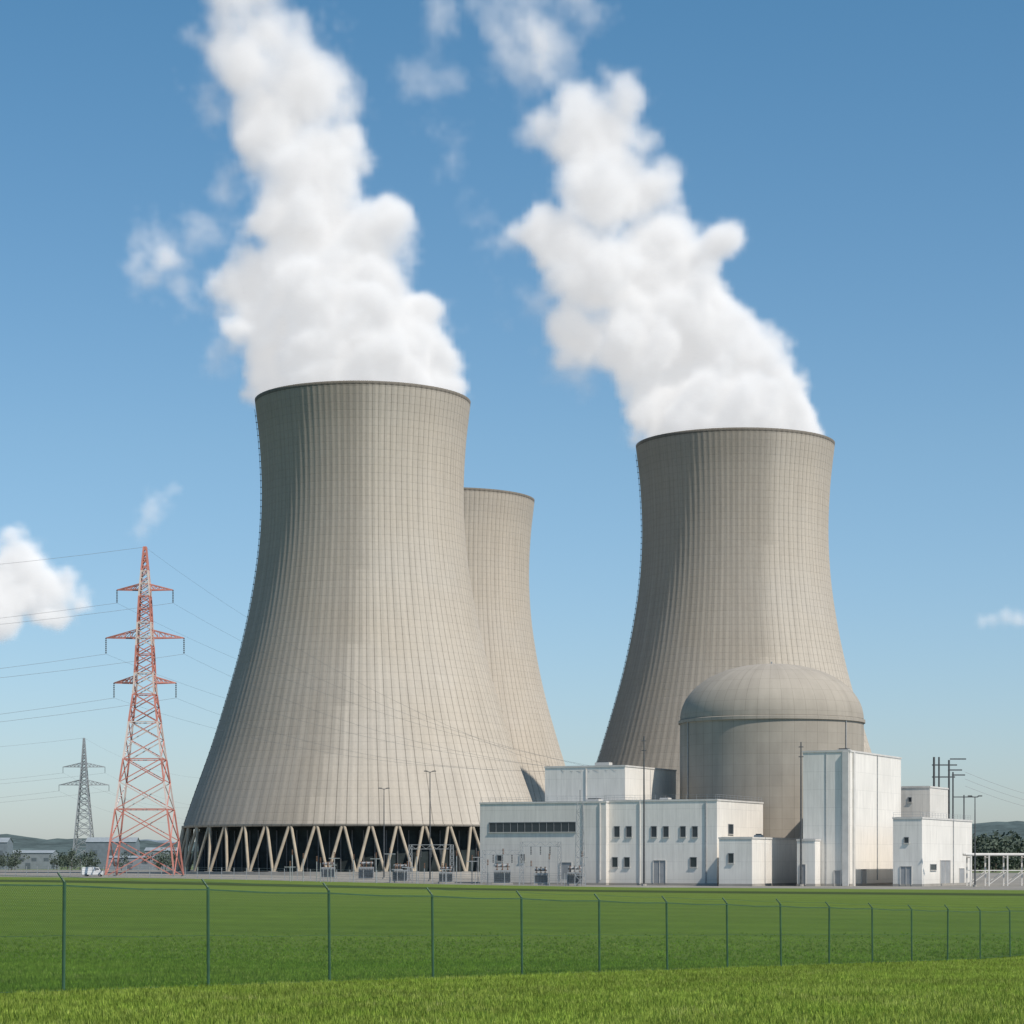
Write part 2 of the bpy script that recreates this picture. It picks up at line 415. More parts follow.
b.build('vent_stacks')
def gantry(x,y,w,h,d=8):
    b=MB(); z=gz(x,y)
    for sx in(0,1):
        lattice(b,x+sx*w,y,z,z+h,1.0,.6,6,M_steel,.08)
    for k in range(8):
        x0=x+w*k/8;x1=x+w*(k+1)/8
        b.beam((x0,y,z+h),(x1,y,z+h),.12,M_steel); b.beam((x0,y,z+h-.9),(x1,y,z+h-.9),.12,M_steel); b.beam((x0,y,z+h-.9 if k%2 else z+h),(x1,y,z+h if k%2 else z+h-.9),.08,M_steel)
    for k in range(3):
        xx=x+w*(k+1)/4
        for j in range(5): b.beam((xx,y,z+h-1-j*.35),(xx,y,z+h-1.25-j*.35),.32,M_dksteel,8)
    return b.build('substation_gantry')
M_ins=simple('insulator_brown',(.16,.09,.06),.35)
def transformer(x,y,s=1):
    b=MB(); z=gz(x,y)
    b.prism([(x-2*s,y-1.2*s),(x+2*s,y-1.2*s),(x+2*s,y+1.2*s),(x-2*s,y+1.2*s)],z-.3,z+.4,M_basin)
    b.prism([(x-1.6*s,y-.9*s),(x+1.6*s,y-.9*s),(x+1.6*s,y+.9*s),(x-1.6*s,y+.9*s)],z+.4,z+2.8*s,M_steel)
    for k in range(9):
        xx=x-1.4*s+k*.35*s; b.prism([(xx,y-1.25*s),(xx+.1,y-1.25*s),(xx+.1,y-.9*s),(xx,y-.9*s)],z+.7,z+2.5*s,M_dksteel)
    for k in(-1,0,1):
        for j in range(5): b.beam((x+k*s,y,z+2.8*s+j*.28),(x+k*s,y,z+3.0*s+j*.28),.42 if j%2==0 else .25,M_ins,8)
    b.beam((x-1.4*s,y+.6,z+3.6*s),(x+1.4*s,y+.6,z+3.6*s),.6,M_steel,10)
    return b.build('power_transformer')
gantry(-22,520,9,8.2); gantry(-6,512,8,7.2); gantry(2,505,8,9)
for x,y,s in((-24,515,1),(-14,508,.9),(-2,500,1.1),(6,499,.9),(13,497,1),(-34,560,1.1),(-44,575,1)): transformer(x,y,s)
b=MB()
for i in range(26):
    x=random.uniform(-50,16); y=500-.2*x+random.uniform(-3,14); z=gz(x,y); h=random.uniform(3,6.5)
    b.beam((x,y,z),(x,y,z+h),.22,M_steel,6)
    for j in range(4): b.beam((x,y,z+h+j*.3),(x,y,z+h+.2+j*.3),.36,M_ins,8)
    if random.random()<.5: b.beam((x-1.2,y,z+h-.2),(x+1.2,y,z+h-.2),.16,M_steel)
b.build('switchyard_insulators')
b=MB()
for row in(0,4):
    for k in range(16):
        x=94+k*4.0; y=492+row+k*1.0; z=gz(x,y)
        b.beam((x,y,z),(x,y,z+6.3),.28,M_roof)
        if row==0: b.beam((x,y,z+5.9),(x,y+4,z+5.9),.25,M_roof)
        if k<15:
            b.beam((x,y,z+3.2),(x+4,y+1,z+3.2),.2,M_roof)
            b.beam((x,y,z+.3),(x+4,y+1,z+3.1),.1,M_roof)
for q,rr,zz in((.8,.55,6.45),(1.9,.4,6.38),(3,.6,6.48)):
    b.beam((93,491.75+q,gz(93,492)+zz),(157,507.75+q,gz(93,492)+zz),rr,M_roof,12)
b.build('pipe_rack')
# ------------------------------------------------------------ pylons
M_red=simple('pylon_red',(.50,.20,.16),.6,var=.15); M_pw=simple('pylon_white',(.60,.50,.46),.6,var=.1)
def pylon(name,px,D,topy,arms,halfw,redwhite,t):
    X=(px-512)/F*D; s=D/F; zb=gz(X,D); e=MB()
    zt=(HZ-topy)*s
    def hw(z):
        y=HZ-z/s
        pts=halfw
        for i in range(len(pts)-1):
            if y<=pts[i+1][0]:
                f=(y-pts[i][0])/(pts[i+1][0]-pts[i][0]); return max(.15,(pts[i][1]+(pts[i+1][1]-pts[i][1])*f)*s)
        return pts[-1][1]*s
    z=zb; lev=[zb]
    while z<zt-1.0:
        z+=max(1.6,hw(z)*1.05); lev.append(min(z,zt))
    if lev[-1]<zt: lev.append(zt)
    def mt(z):
        return (M_red if (int((z-zb)/(zt-zb)*13)%2==0) else M_pw) if redwhite is not None else M_steel
    for k in range(len(lev)-1):
        z0,z1=lev[k],lev[k+1];a0,a1=hw(z0),hw(z1);m=mt((z0+z1)/2); c=[(-1,-1),(1,-1),(1,1),(-1,1)]
        for i in range(4):
            p,q=c[i],c[(i+1)%4]
            P0=(X+p[0]*a0,D+p[1]*a0,z0);P1=(X+p[0]*a1,D+p[1]*a1,z1);Q0=(X+q[0]*a0,D+q[1]*a0,z0);Q1=(X+q[0]*a1,D+q[1]*a1,z1)
            e.beam(P0,P1,t*1.7,m); e.beam(P0,Q1,t,M_red if redwhite else m); e.beam(Q0,P1,t,m)
            if k%2: e.beam(P1,Q1,t,m)
    tips=[]
    for (ya,half,hang) in arms:
        z=(HZ-ya)*s; a=hw(z); m=M_red if redwhite is not None else M_steel
        for sx in(-1,1):
            tip=Vector((X+sx*half*s,D,z))
            for sy in(-1,1):
                A0=Vector((X+sx*a,D+sy*a,z)); A1=Vector((X+sx*a,D+sy*a,z+half*s*.2))
                e.beam(A0,tip,t*1.1,m); e.beam(A1,tip,t*1.0,m)
                n=5
                for k in range(1,n):
                    f=k/n
                    e.beam(A0.lerp(tip,f),A1.lerp(tip,f),t*.6,m); e.beam(A0.lerp(tip,f),A1.lerp(tip,(k-1)/n),t*.6,m)
            h=hang*s
            for k in range(8): e.beam(tip-Vector((0,0,h*k/8)),tip-Vector((0,0,h*(k+.7)/8)),.36,M_dksteel,8)
            tips.append(tip-Vector((0,0,h)))
    tips.append(Vector((X,D,zt)))
    for sx in(-1,1):
        for sy in(-1,1): 
            a=hw(zb); e.prism([(X+sx*a-.7,D+sy*a-.7),(X+sx*a+.7,D+sy*a-.7),(X+sx*a+.7,D+sy*a+.7),(X+sx*a-.7,D+sy*a+.7)],zb-.5,zb+.4,M_basin)
    return e.build(name),tips
_,tipsA=pylon('electricity_pylon',145,600,547,[(590,28,13),(638,39,16),(683,31,15)],[(547,1.2),(590,5),(690,10),(760,19),(872,34)],True,.23)
_,tipsB=pylon('electricity_pylon',84,1300,738,[(767,21,6),(785,25,6)],[(738,.6),(768,2.5),(800,5),(870,11)],None,.30)
M_wire=simple('conductor',(.22,.22,.23),.5)
def wire(b,a,c,sag,w,n=24):
    pr=None
    for k in range(n+1):
        f=k/n; p=Vector(a).lerp(Vector(c),f); p.z-=sag*4*f*(1-f)
        if pr is not None: b.beam(pr,p,w,M_wire,3)
        pr=p
b=MB()
for i,tp in enumerate(tipsA):
    end=Vector((tp.x-330,tp.y-110,tp.z+ -2)); wire(b,tp,end,15,.075)
    q=B.c-U*(2+i*2.1)-V*.1; wire(b,tp,Vector((q.x,q.y,B.top-1.2)),5,.045)   # down-leads anchored on the upper hall
for i,tp in enumerate(tipsB):
    wire(b,tp,Vector((tp.x-420,tp.y-90,tp.z)),14,.10); wire(b,tp,Vector((tp.x+60,tp.y+400,tp.z)),14,.08)
for k in range(3):
    wire(b,W(965,772+7*k,545),W(1180,800+5*k,760),5,.08)
b.build('power_lines')
# ------------------------------------------------------------ field fence
M_post=simple('fence_post_green',(.040,.095,.055),.5,var=.2,scale=3)
def mesh_mat():
    m=bpy.data.materials.new('chain_link_mesh'); m.use_nodes=True; t=NT(m.node_tree); b=t.n['Principled BSDF']; b.inputs['Base Color'].default_value=(.030,.080,.022,1); b.inputs['Roughness'].default_value=.5
    uv=t.node('ShaderNodeUVMap').outputs[0]; s=t.sep(uv)
    def ln(x): return t.m('LESS_THAN',t.m('ABSOLUTE',t.m('SUBTRACT',t.m('FRACT',t.m('DIVIDE',x,.07)),.5)),.065)
    a=t.m('MAXIMUM',ln(t.m('ADD',s[0],s[1])),ln(t.m('SUBTRACT',s[0],s[1])))
    t.put(b.inputs['Alpha'],a); return m
M_mesh=mesh_mat()
fe=empty('chain_link_fence')
P0=Vector((-9.16,49.0)); dr=Vector((.4472,.8944)); sp_=5.28
b=MB()
mb_v=[];mb_f=[];mb_uv=[]
i0,i1=-7,34
def fp(i): return P0+dr*sp_*i
for i in range(i0,i1):
    q=fp(i); z=gz(q.x,q.y); lean=random.uniform(-.03,.03); dh=random.uniform(-.03,.03)
    b.beam((q.x,q.y,z-.2),(q.x+lean,q.y,z+2.28+dh),.07,M_post,8)
    nrm=Vector((.8944,-.4472)); 
    b.beam((q.x+lean,q.y,z+2.27+dh),(q.x+lean-nrm.x*.16,q.y-nrm.y*.16,z+2.46+dh),.05,M_post,6)
    if i<i1-1:
        q2=fp(i+1); z2=gz(q2.x,q2.y)
        for hh,w in((2.22,.028),(1.2,.008),(.08,.012),(2.40,.008)):
            mid=Vector(((q.x+q2.x)/2,(q.y+q2.y)/2,(z+z2)/2+hh-(.03 if hh>1 else 0)))
            b.beam((q.x,q.y,z+hh),mid,w,M_post,4); b.beam(mid,(q2.x,q2.y,z2+hh),w,M_post,4)
        k=len(mb_v); mb_v+=[(q.x,q.y,z+.02),(q2.x,q2.y,z2+.02),(q2.x,q2.y,z2+2.20),(q.x,q.y,z+2.20)]; mb_f.append((k,k+1,k+2,k+3))
        u0=i*sp_; u1=(i+1)*sp_; mb_uv+=[u0,0,u1,0,u1,2.2,u0,2.2]
b.build('posts_and_rails',fe)
me=bpy.data.meshes.new('mesh_panels'); me.from_pydata(mb_v,[],mb_f); ul=me.uv_layers.new(name='UVMap'); ul.data.foreach_set('uv',mb_uv); me.materials.append(M_mesh)
o=bpy.data.objects.new('mesh_panels',me); scene.collection.objects.link(o); o.parent=fe
b=MB(); 
def sl(x): return 488-0.74*x
pr=None
for k in range(90):
    x=-190+k*3.2*.95; 
    if x>15: break
    y=sl(x)+4; z=gz(x,y); b.beam((x,y,z),(x,y,z+2.6),.14,M_steel)
    if pr:
        for hh in(.1,.6,1.1,1.6,2.1,2.55): b.beam((pr[0],pr[1],pr[2]+hh),(x,y,z+hh),.045,M_steel,3)
    pr=(x,y,z)
b.build('site_fence')
# ------------------------------------------------------------ van
M_vpaint=simple('vehicle_white_paint',(.75,.75,.74),.3,var=.03,spec=.5); M_tyre=simple('tyre',(.03,.03,.03),.9)
def van(x,y):
    b=MB(); z=gz(x,y)
    prof=[(0,.45),(5.4,.45),(5.4,1.15),(4.75,1.3),(4.15,2.2),(.15,2.3),(0,2.1)]
    bb=len(b.v); n=len(prof); k=b.mat(M_vpaint)
    for yy in(0,2.0):
        for (px_,pz) in prof: b.v.append((x+px_,y+yy+(.12 if yy==0 and pz>1.4 else -.12 if pz>1.4 else 0),z+pz))
    for i in range(n):
        j=(i+1)%n; b.f.append((bb+i,bb+j,bb+n+j,bb+n+i)); b.mi.append(k)
    b.f.append(tuple(range(bb,bb+n))); b.mi.append(k); b.f.append(tuple(range(bb+2*n-1,bb+n-1,-1))); b.mi.append(k)
    b.face([(x+3.2,y+.03,z+1.4),(x+4.5,y+.03,z+1.4),(x+4.05,y+.06,z+2.05),(x+3.2,y+.06,z+2.05)],M_glass)
    b.face([(x+4.78,y+.2,z+1.33),(x+4.78,y+1.8,z+1.33),(x+4.21,y+1.75,z+2.15),(x+4.21,y+.25,z+2.15)],M_glass)
    for wx in(1.0,4.4):
        for wy in(-.02,1.8): b.beam((x+wx,y+wy,z+.36),(x+wx,y+wy+.22,z+.36),.72,M_tyre,16); 
        b.beam((x+wx,y-.04,z+.36),(x+wx,y-.02,z+.36),.4,M_steel,12)
    b.prism([(x-.1,y+.1),(x+5.5,y+.1),(x+5.5,y+1.9),(x-.1,y+1.9)],z+.42,z+.62,M_dksteel)
    return b.build('white_van')
van(-107.5,600)
# ------------------------------------------------------------ sheds on left horizon
M_shed=simple('shed_cladding',(.22,.25,.275),.8,var=.1); M_shed2=simple('shed_blue',(.17,.205,.235),.8); M_shroof=simple('shed_roof',(.25,.285,.31),.8); M_shwin=simple('shed_windows',(.11,.135,.155),.6)  # distance haze is mixed into these shed colours
def shed(x,y,w,d,h,m,n):
    e=MB(); z=gz(x,y); r=h*.18
    e.prism([(x,y),(x+w,y),(x+w,y+d),(x,y+d)],z-1,z+h,m)
    e.face([(x-.3,y-.3,z+h),(x+w+.3,y-.3,z+h),(x+w+.3,y+d/2,z+h+r),(x-.3,y+d/2,z+h+r)],M_shroof)
    e.face([(x-.3,y+d/2,z+h+r),(x+w+.3,y+d/2,z+h+r),(x+w+.3,y+d+.3,z+h),(x-.3,y+d+.3,z+h)],M_shroof)
    for s in(0,w): e.face([(x+s,y,z+h),(x+s,y+d,z+h),(x+s,y+d/2,z+h+r)],m)
    for k in range(n):
        xx=x+w*(k+.3)/n; e.prism([(xx,y-.06),(xx+w/n*.4,y-.06),(xx+w/n*.4,y),(xx,y)],z+h*.5,z+h*.7,M_shwin)
    e.prism([(x+w*.45,y-.08),(x+w*.55,y-.08),(x+w*.55,y),(x+w*.45,y)],z,z+h*.4,M_shwin)
    return e.build('warehouse')
for a in((-250,1180,24,16,8,M_shed,4),(-222,1250,26,14,14,M_shed2,3),(-182,1080,20,14,5.5,M_shed,3),(-330,1200,60,20,10,M_shed2,6),(-176,1150,16,12,9,M_shed,2),(-262,1150,20,14,13,M_shed2,3),(290,1200,60,20,10,M_shed,8)): shed(*a)
# ------------------------------------------------------------ trees and hills in the distance
M_leaf=simple('distant_foliage',(.070,.092,.070),.95,var=.35,scale=.12)  # leaf colour greyed to paint in distance haze
M_trunk=simple('bark',(.09,.08,.07),.9)
def tree_mass(name,spots):
    b=MB()
    for (x,y,h) in spots:
        z=gz(x,y); b.beam((x,y,z),(x,y,z+h*.5),h*.05,M_trunk,6,h*.02)
        nb=9
        cl=[(x+random.gauss(0,h*.25),y+random.gauss(0,h*.25),z+h*random.uniform(.2,.85),h*random.uniform(.12,.24)) for _ in range(nb)]
        for (cx,cy,cz,cr) in cl:
            for _ in range(26):
                a=random.uniform(0,6.283); c=random.uniform(-1,1); s=math.sqrt(1-c*c); rr=cr*random.uniform(.6,1.1)
                p=Vector((cx+rr*s*math.cos(a),cy+rr*s*math.sin(a),cz+rr*c*.85)); q=h*.05
                d1=Vector((random.gauss(0,1),random.gauss(0,1),random.gauss(0,1))).normalized()*q; d2=Vector((random.gauss(0,1),random.gauss(0,1),random.gauss(0,1))).normalized()*q
                b.face([p-d1,p-d2*.8,p+d1,p+d2],M_leaf)
    return b.build(name)
sp1=[]
for k in range(130):
    y=random.uniform(1000,1700); sp1.append((random.uniform(-.235,-.13)*y,y,random.uniform(5,11)))
for k in range(220):
    y=random.uniform(1150,1700); sp1.append((random.uniform(.17,.26)*y,y,random.uniform(12,22)))
for k in range(70):
    y=random.uniform(1250,1700); sp1.append((random.uniform(-.13,.17)*y,y,random.uniform(8,13)))
tree_mass('distant_trees',sp1)
def hills(name,Y,x0,x1,hf,col,amp):
    m,t,bb=newmat(name+'_mat',1,0,0)
    p=t.node('ShaderNodeTexCoord').outputs['Object']; n=t.noise(p,.012,6,.7); n2=t.noise(p,.05,4,.7)
    f=t.m('ADD',t.mr(n,.35,.65,.75,1.2),t.mr(n2,.3,.7,-.2,.2))
    t.put(bb.inputs['Base Color'],t.vm('SCALE',col,sc=f))  # bluish base colour includes painted aerial haze
    v=[];fc=[];nx=260
    for j,(dy,hz) in enumerate(((0,0),(200,.6),(420,1),(900,.7))):
        for i in range(nx+1):
            x=x0+(x1-x0)*i/nx
            h=hf(x)*hz+ (mathutils.noise.noise(Vector((x*.01,dy*.01,3)))*amp+mathutils.noise.noise(Vector((x*.06,dy,1)))*amp*.35)*(1 if hz>.5 else 0)
            v.append((x,Y+dy,-5+max(0,h)))
    for j in range(3):
        for i in range(nx):
            a=j*(nx+1)+i; fc.append((a,a+1,a+nx+2,a+nx+1))
    me=bpy.data.meshes.new(name); me.from_pydata(v,[],fc); me.materials.append(m); me.update()
    o=bpy.data.objects.new(name,me); scene.collection.objects.link(o); return o
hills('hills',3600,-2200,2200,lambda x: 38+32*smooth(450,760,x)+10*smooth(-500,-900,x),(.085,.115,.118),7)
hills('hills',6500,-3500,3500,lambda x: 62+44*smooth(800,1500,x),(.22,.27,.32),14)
# ------------------------------------------------------------ ground
def ground_mat():
    m,t,b=newmat('ground_mat',.95,0,.1)
    p=t.node('ShaderNodeNewGeometry').outputs['Position']; s=t.sep(p); x,y=s[0],s[1]
    n1=t.noise(p,.06,5,.6); n2=t.noise(p,1.3,5,.7); n3=t.noise(p,11,4,.75); n0=t.noise(p,.012,3)
    nw=t.noise(t.comb(t.m('MULTIPLY',x,.35),t.m('MULTIPLY',y,.12),0),1,6,.7)
    g=t.mix(t.mr(n1,.35,.65),(.066,.118,.014),(.092,.150,.019))
    g=t.mix(t.mr(n2,.35,.7),g,(.105,.158,.024))
    g=t.val(g,t.mr(n3,.3,.7,.65,1.3))
    g=t.val(g,t.mr(nw,.3,.7,.84,1.14))
    g=t.mix(t.mr(n0,.45,.7,0,.5),g,(.12,.165,.03))
    d=t.m('ADD',t.m('MULTIPLY',t.m('SUBTRACT',x,-9.16),.8944),t.m('MULTIPLY',t.m('SUBTRACT',y,49.0),-.4472))
    d=t.m('ADD',d,t.mr(n2,.3,.7,-.2,.2))
    out=t.mr(d,-.1,.35)
    go=t.val(t.mix(t.mr(n2,.3,.7),(.120,.185,.025),(.17,.225,.04)),t.mr(n3,.3,.7,.75,1.25))
    g=t.mix(out,g,go)
    g=t.mix(t.mr(y,200,420,0,.6),g,(.130,.180,.040))
    lane=t.m('SINE',t.m('MULTIPLY',t.m('ADD',y,t.m('MULTIPLY',x,.74)),.35))
    g=t.val(g,t.mr(lane,-1,1,.94,1.06))
    e=t.m('ADD',t.m('ADD',y,t.m('MULTIPLY',x,.74)),t.mr(n1,.3,.7,-2,2))
    gravel=t.mix(t.mr(n2,.3,.7),(.22,.21,.19),(.30,.285,.255)); gravel=t.val(gravel,t.mr(n1,.3,.7,.75,1.1))
    g=t.mix(t.m('MULTIPLY',t.mr(e,400,406),t.mr(e,438,432)),g,(.045,.068,.020))
    g=t.mix(t.mr(e,486,488),g,gravel)
    far=t.mix(t.mr(n0,.4,.6),(.10,.15,.06),(.16,.18,.09))
    g=t.mix(t.mr(y,1080,1120),g,far)
    g=t.mix(t.mr(y,1500,4500,0,.8),g,(.28,.33,.36))  # haze painted into the ground colour towards the horizon
    t.put(b.inputs['Base Color'],g)
    bp=t.node('ShaderNodeBump'); bp.inputs['Distance'].default_value=.06; bp.inputs['Strength'].default_value=.8
    t.put(bp.inputs['Height'],n3); t.put(b.inputs['Normal'],bp.outputs[0])
    return m
M_ground=ground_mat()
def axis(lim,fine,ratio):
    out=[0.0]; st=fine
    while out[-1]<lim:
        out.append(out[-1]+st)
        if out[-1]>120: st*=ratio
    return out
pa=axis(12000,6,1.16); xs=[-a for a in pa[::-1]][:-1]+pa
ys=[-300,-150,-60,-30]+[ -20+4*i for i in range(0,60)]
st=5
while ys[-1]<16000:
    ys.append(ys[-1]+st)
    if ys[-1]>700: st*=1.15
v=[(a,c,gz(a,c)) for c in ys for a in xs]; n=len(xs)
fc=[(j*n+i,j*n+i+1,(j+1)*n+i+1,(j+1)*n+i) for j in range(len(ys)-1) for i in range(n-1)]
me=bpy.data.meshes.new('ground'); me.from_pydata(v,[],fc); me.materials.append(M_ground); me.polygons.foreach_set('use_smooth',[True]*len(fc)); me.update()
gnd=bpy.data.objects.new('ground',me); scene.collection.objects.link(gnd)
# ------------------------------------------------------------ grass (instanced tufts)
M_blade,t,bb=newmat('grass_blades',.7,0,.2)
oi=t.node('ShaderNodeObjectInfo'); gp=t.node('ShaderNodeNewGeometry').outputs['Position']
nn=t.noise(gp,.5,4,.7); nb=t.noise(gp,.06,4); nl=t.noise(gp,.22,4,.6)
s=t.sep(gp)
nw=t.noise(t.comb(t.m('MULTIPLY',s[0],.35),t.m('MULTIPLY',s[1],.12),0),1,6,.7)
d=t.m('ADD',t.m('MULTIPLY',t.m('SUBTRACT',s[0],-9.16),.8944),t.m('MULTIPLY',t.m('SUBTRACT',s[1],49.0),-.4472))
cin=t.mix(t.mr(nb,.35,.65),(.140,.245,.026),(.175,.275,.036)); cout=t.mix(t.mr(nn,.3,.7),(.205,.300,.036),(.30,.365,.07))
c=t.mix(t.mr(d,-.1,.3),cin,cout); c=t.val(c,t.mr(oi.outputs['Random'],0,1,.55,1.45)); c=t.mix(t.mr(t.m('MULTIPLY',oi.outputs['Random'],nn),.46,.62,0,.7),c,(.42,.40,.17))
c=t.val(c,t.mr(nl,.35,.65,.86,1.14)); c=t.val(c,t.mr(nw,.3,.7,.84,1.14))
t.put(bb.inputs['Base Color'],c)
tr=t.node('ShaderNodeBsdfTranslucent'); t.put(tr.inputs[0],c); ms=t.node('ShaderNodeMixShader'); ms.inputs[0].default_value=.35
t.l.new(bb.outputs[0],ms.inputs[1]); t.l.new(tr.outputs[0],ms.inputs[2]); t.l.new(ms.outputs[0],t.n['Material Output'].inputs[0])
tb=MB()
for k in range(16):
    a=random.uniform(0,6.283); r=random.uniform(0,.11); x=r*math.cos(a);y=r*math.sin(a); h=random.uniform(.04,.13); ln=random.uniform(.01,.07); a2=random.uniform(0,6.283); w=random.uniform(.004,.008)
    dx_,dy_=math.cos(a2),math.sin(a2); wx,wy=-dy_*w,dx_*w
    tb.face([(x-wx,y-wy,-.01),(x+wx,y+wy,-.01),(x+wx*.7+dx_*ln*.4,y+wy*.7+dy_*ln*.4,h*.6),(x-wx*.7+dx_*ln*.4,y-wy*.7+dy_*ln*.4,h*.6)],M_blade)
    tb.face([(x-wx*.7+dx_*ln*.4,y-wy*.7+dy_*ln*.4,h*.6),(x+wx*.7+dx_*ln*.4,y+wy*.7+dy_*ln*.4,h*.6),(x+dx_*ln,y+dy_*ln,h)],M_blade)
gcol=bpy.data.collections.new('grass_parts'); 
tme=bpy.data.meshes.new('tuft'); tme.from_pydata(tb.v,[],tb.f); tme.materials.append(M_blade); tft=bpy.data.objects.new('tuft',tme); gcol.objects.link(tft)
pv=[];pf=[]; rows=[28+2.0*i for i in range(72)]; nc=24
for y in rows:
    for i in range(nc+1):
        x=(-.30+.60*i/nc)*y; pv.append((x,y,gz(x,y)))
for j in range(len(rows)-1):
    for i in range(nc): a=j*(nc+1)+i; pf.append((a,a+1,a+nc+2,a+nc+1))
pm=bpy.data.meshes.new('grass'); pm.from_pydata(pv,[],pf)
grass=bpy.data.objects.new('grass',pm); scene.collection.objects.link(grass)
ng=bpy.data.node_groups.new('grass_scatter','GeometryNodeTree')
ng.interface.new_socket('Geometry',in_out='INPUT',socket_type='NodeSocketGeometry'); ng.interface.new_socket('Geometry',in_out='OUTPUT',socket_type='NodeSocketGeometry')
t=NT(ng); gi=t.node('NodeGroupInput'); go=t.node('NodeGroupOutput')
ds=t.node('GeometryNodeDistributePointsOnFaces'); t.l.new(gi.outputs[0],ds.inputs['Mesh'])
ps=t.sep(t.node('GeometryNodeInputPosition').outputs[0])
t.put(ds.inputs['Density'],t.m('ADD',t.mr(ps[1],35,100,60,9),t.mr(ps[1],90,168,0,-9)))
oi=t.node('GeometryNodeObjectInfo'); oi.inputs['Object'].default_value=tft
ip=t.node('GeometryNodeInstanceOnPoints'); t.l.new(ds.outputs['Points'],ip.inputs['Points']); t.l.new(oi.outputs['Geometry'],ip.inputs['Instance'])
rv=t.node('FunctionNodeRandomValue',data_type='FLOAT_VECTOR'); rv.inputs[0].default_value=(0,0,0); rv.inputs[1].default_value=(0.2,.2,6.283); t.l.new(rv.outputs[0],ip.inputs['Rotation'])
rs=t.node('FunctionNodeRandomValue',data_type='FLOAT'); rs.inputs[2].default_value=.5; rs.inputs[3].default_value=1.5; t.l.new(rs.outputs[1],ip.inputs['Scale'])
t.l.new(ip.outputs[0],go.inputs[0])
md=grass.modifiers.new('scatter','NODES'); md.node_group=ng
# ------------------------------------------------------------ steam plumes
def vol_mat(name,k,E,col=(1,1,1)):
    m=bpy.data.materials.new(name); m.use_nodes=True; t=NT(m.node_tree); t.n.remove(t.n['Principled BSDF'])
    at=t.node('ShaderNodeAttribute',attribute_name='density').outputs['Fac']; dn=t.m('MULTIPLY',at,k)
    vs=t.node('ShaderNodeVolumeScatter'); vs.inputs['Color'].default_value=(1,1,1,1); vs.inputs['Anisotropy'].default_value=-.2; t.put(vs.inputs['Density'],dn)
    em=t.node('ShaderNodeEmission'); em.inputs['Color'].default_value=(*col,1); t.put(em.inputs['Strength'],t.m('MULTIPLY',dn,E))  # added glow stands in for light scattered many times inside the vapour
    ad=t.node('ShaderNodeAddShader'); t.l.new(vs.outputs[0],ad.inputs[0]); t.l.new(em.outputs[0],ad.inputs[1]); t.l.new(ad.outputs[0],t.n['Material Output'].inputs['Volume'])
    return m
def plume(name,sph,wisp,lo,hi,vox,mat,S,edge=4,warp=9,billow=9,wden=.12,grow=2.0,powr=1.5,wbias=.42,zfade=None,rim=None):
    ng=bpy.data.node_groups.new(name+'_field','GeometryNodeTree')
    ng.interface.new_socket('Geometry',in_out='OUTPUT',socket_type='NodeSocketGeometry')
    t=NT(ng); go=t.node('NodeGroupOutput'); pos=t.node('GeometryNodeInputPosition').outputs[0]
    nz=t.noise(pos,1/(24*S),4,.55,col=True)
    p=t.vm('ADD',pos,t.vm('SCALE',t.vm('SUBTRACT',nz,(.5,.5,.5)),sc=warp*S*2))
    vo=t.node('ShaderNodeTexVoronoi',feature='SMOOTH_F1'); t.put(vo.inputs['Vector'],p); vo.inputs['Scale'].default_value=1/(14*S); vo.inputs['Detail'].default_value=2.5; vo.inputs['Roughness'].default_value=.55; vo.inputs['Smoothness'].default_value=.3
    bil=t.m('MULTIPLY',t.m('SUBTRACT',vo.outputs['Distance'],.42),billow*S)
    fn=t.m('MULTIPLY',t.m('SUBTRACT',t.noise(pos,1/(7*S),5,.65),.5),8*S)
    def field(lst,k):
        cur=None
        for (x,y,z,r) in lst:
            dd=t.m('SUBTRACT',t.vm('DISTANCE',p,(x,y,z)),r)
            cur=dd if cur is None else t.m('SMOOTH_MIN',cur,dd,k*S)
        return cur
    f=t.m('SUBTRACT',t.m('ADD',t.m('ADD',field(sph,6),bil),fn),grow*S)
    ed=edge*S
    if zfade: ed=t.mr(t.sep(pos)[2],zfade[0],zfade[1],edge*S,edge*S*3.0)   # steam gets thinner as it rises
    den=t.m('DIVIDE',t.m('MULTIPLY',f,-1),ed,clamp=True)
    den=t.m('POWER',den,powr)
    if wisp:
        wf=t.m('ADD',field(wisp,8),t.m('MULTIPLY',t.m('SUBTRACT',t.noise(p,1/(14*S),6,.65),wbias),55*S))
        den=t.m('MAXIMUM',den,t.m('MULTIPLY',t.m('DIVIDE',t.m('MULTIPLY',wf,-1),14*S,clamp=True),wden))
    if rim is not None: den=t.m('MULTIPLY',den,t.mr(t.sep(pos)[2],rim-1.5,rim+4))   # starts at the tower mouth
    vc=t.node('GeometryNodeVolumeCube'); t.put(vc.inputs['Density'],den)
    vc.inputs['Min'].default_value=lo; vc.inputs['Max'].default_value=hi
    for i,a in enumerate('XYZ'): vc.inputs['Resolution '+a].default_value=max(8,int((hi[i]-lo[i])/vox))
    sm=t.node('GeometryNodeSetMaterial'); t.l.new(vc.outputs[0],sm.inputs[0]); sm.inputs['Material'].default_value=mat
    t.l.new(sm.outputs[0],go.inputs[0])
    me=bpy.data.meshes.new(name); me.materials.append(mat); ob=bpy.data.objects.new(name,me); scene.collection.objects.link(ob)
    md=ob.modifiers.new('v','NODES'); md.node_group=ng
    return ob
def balls(lst,D,dj):
    s=D/F; out=[]
    for i,(x,y,r) in enumerate(lst):
        dy=math.sin(i*2.4)*dj*s
        q=W(x,y,D); out.append((q.x,D+dy,q.z,r*s))
    return out
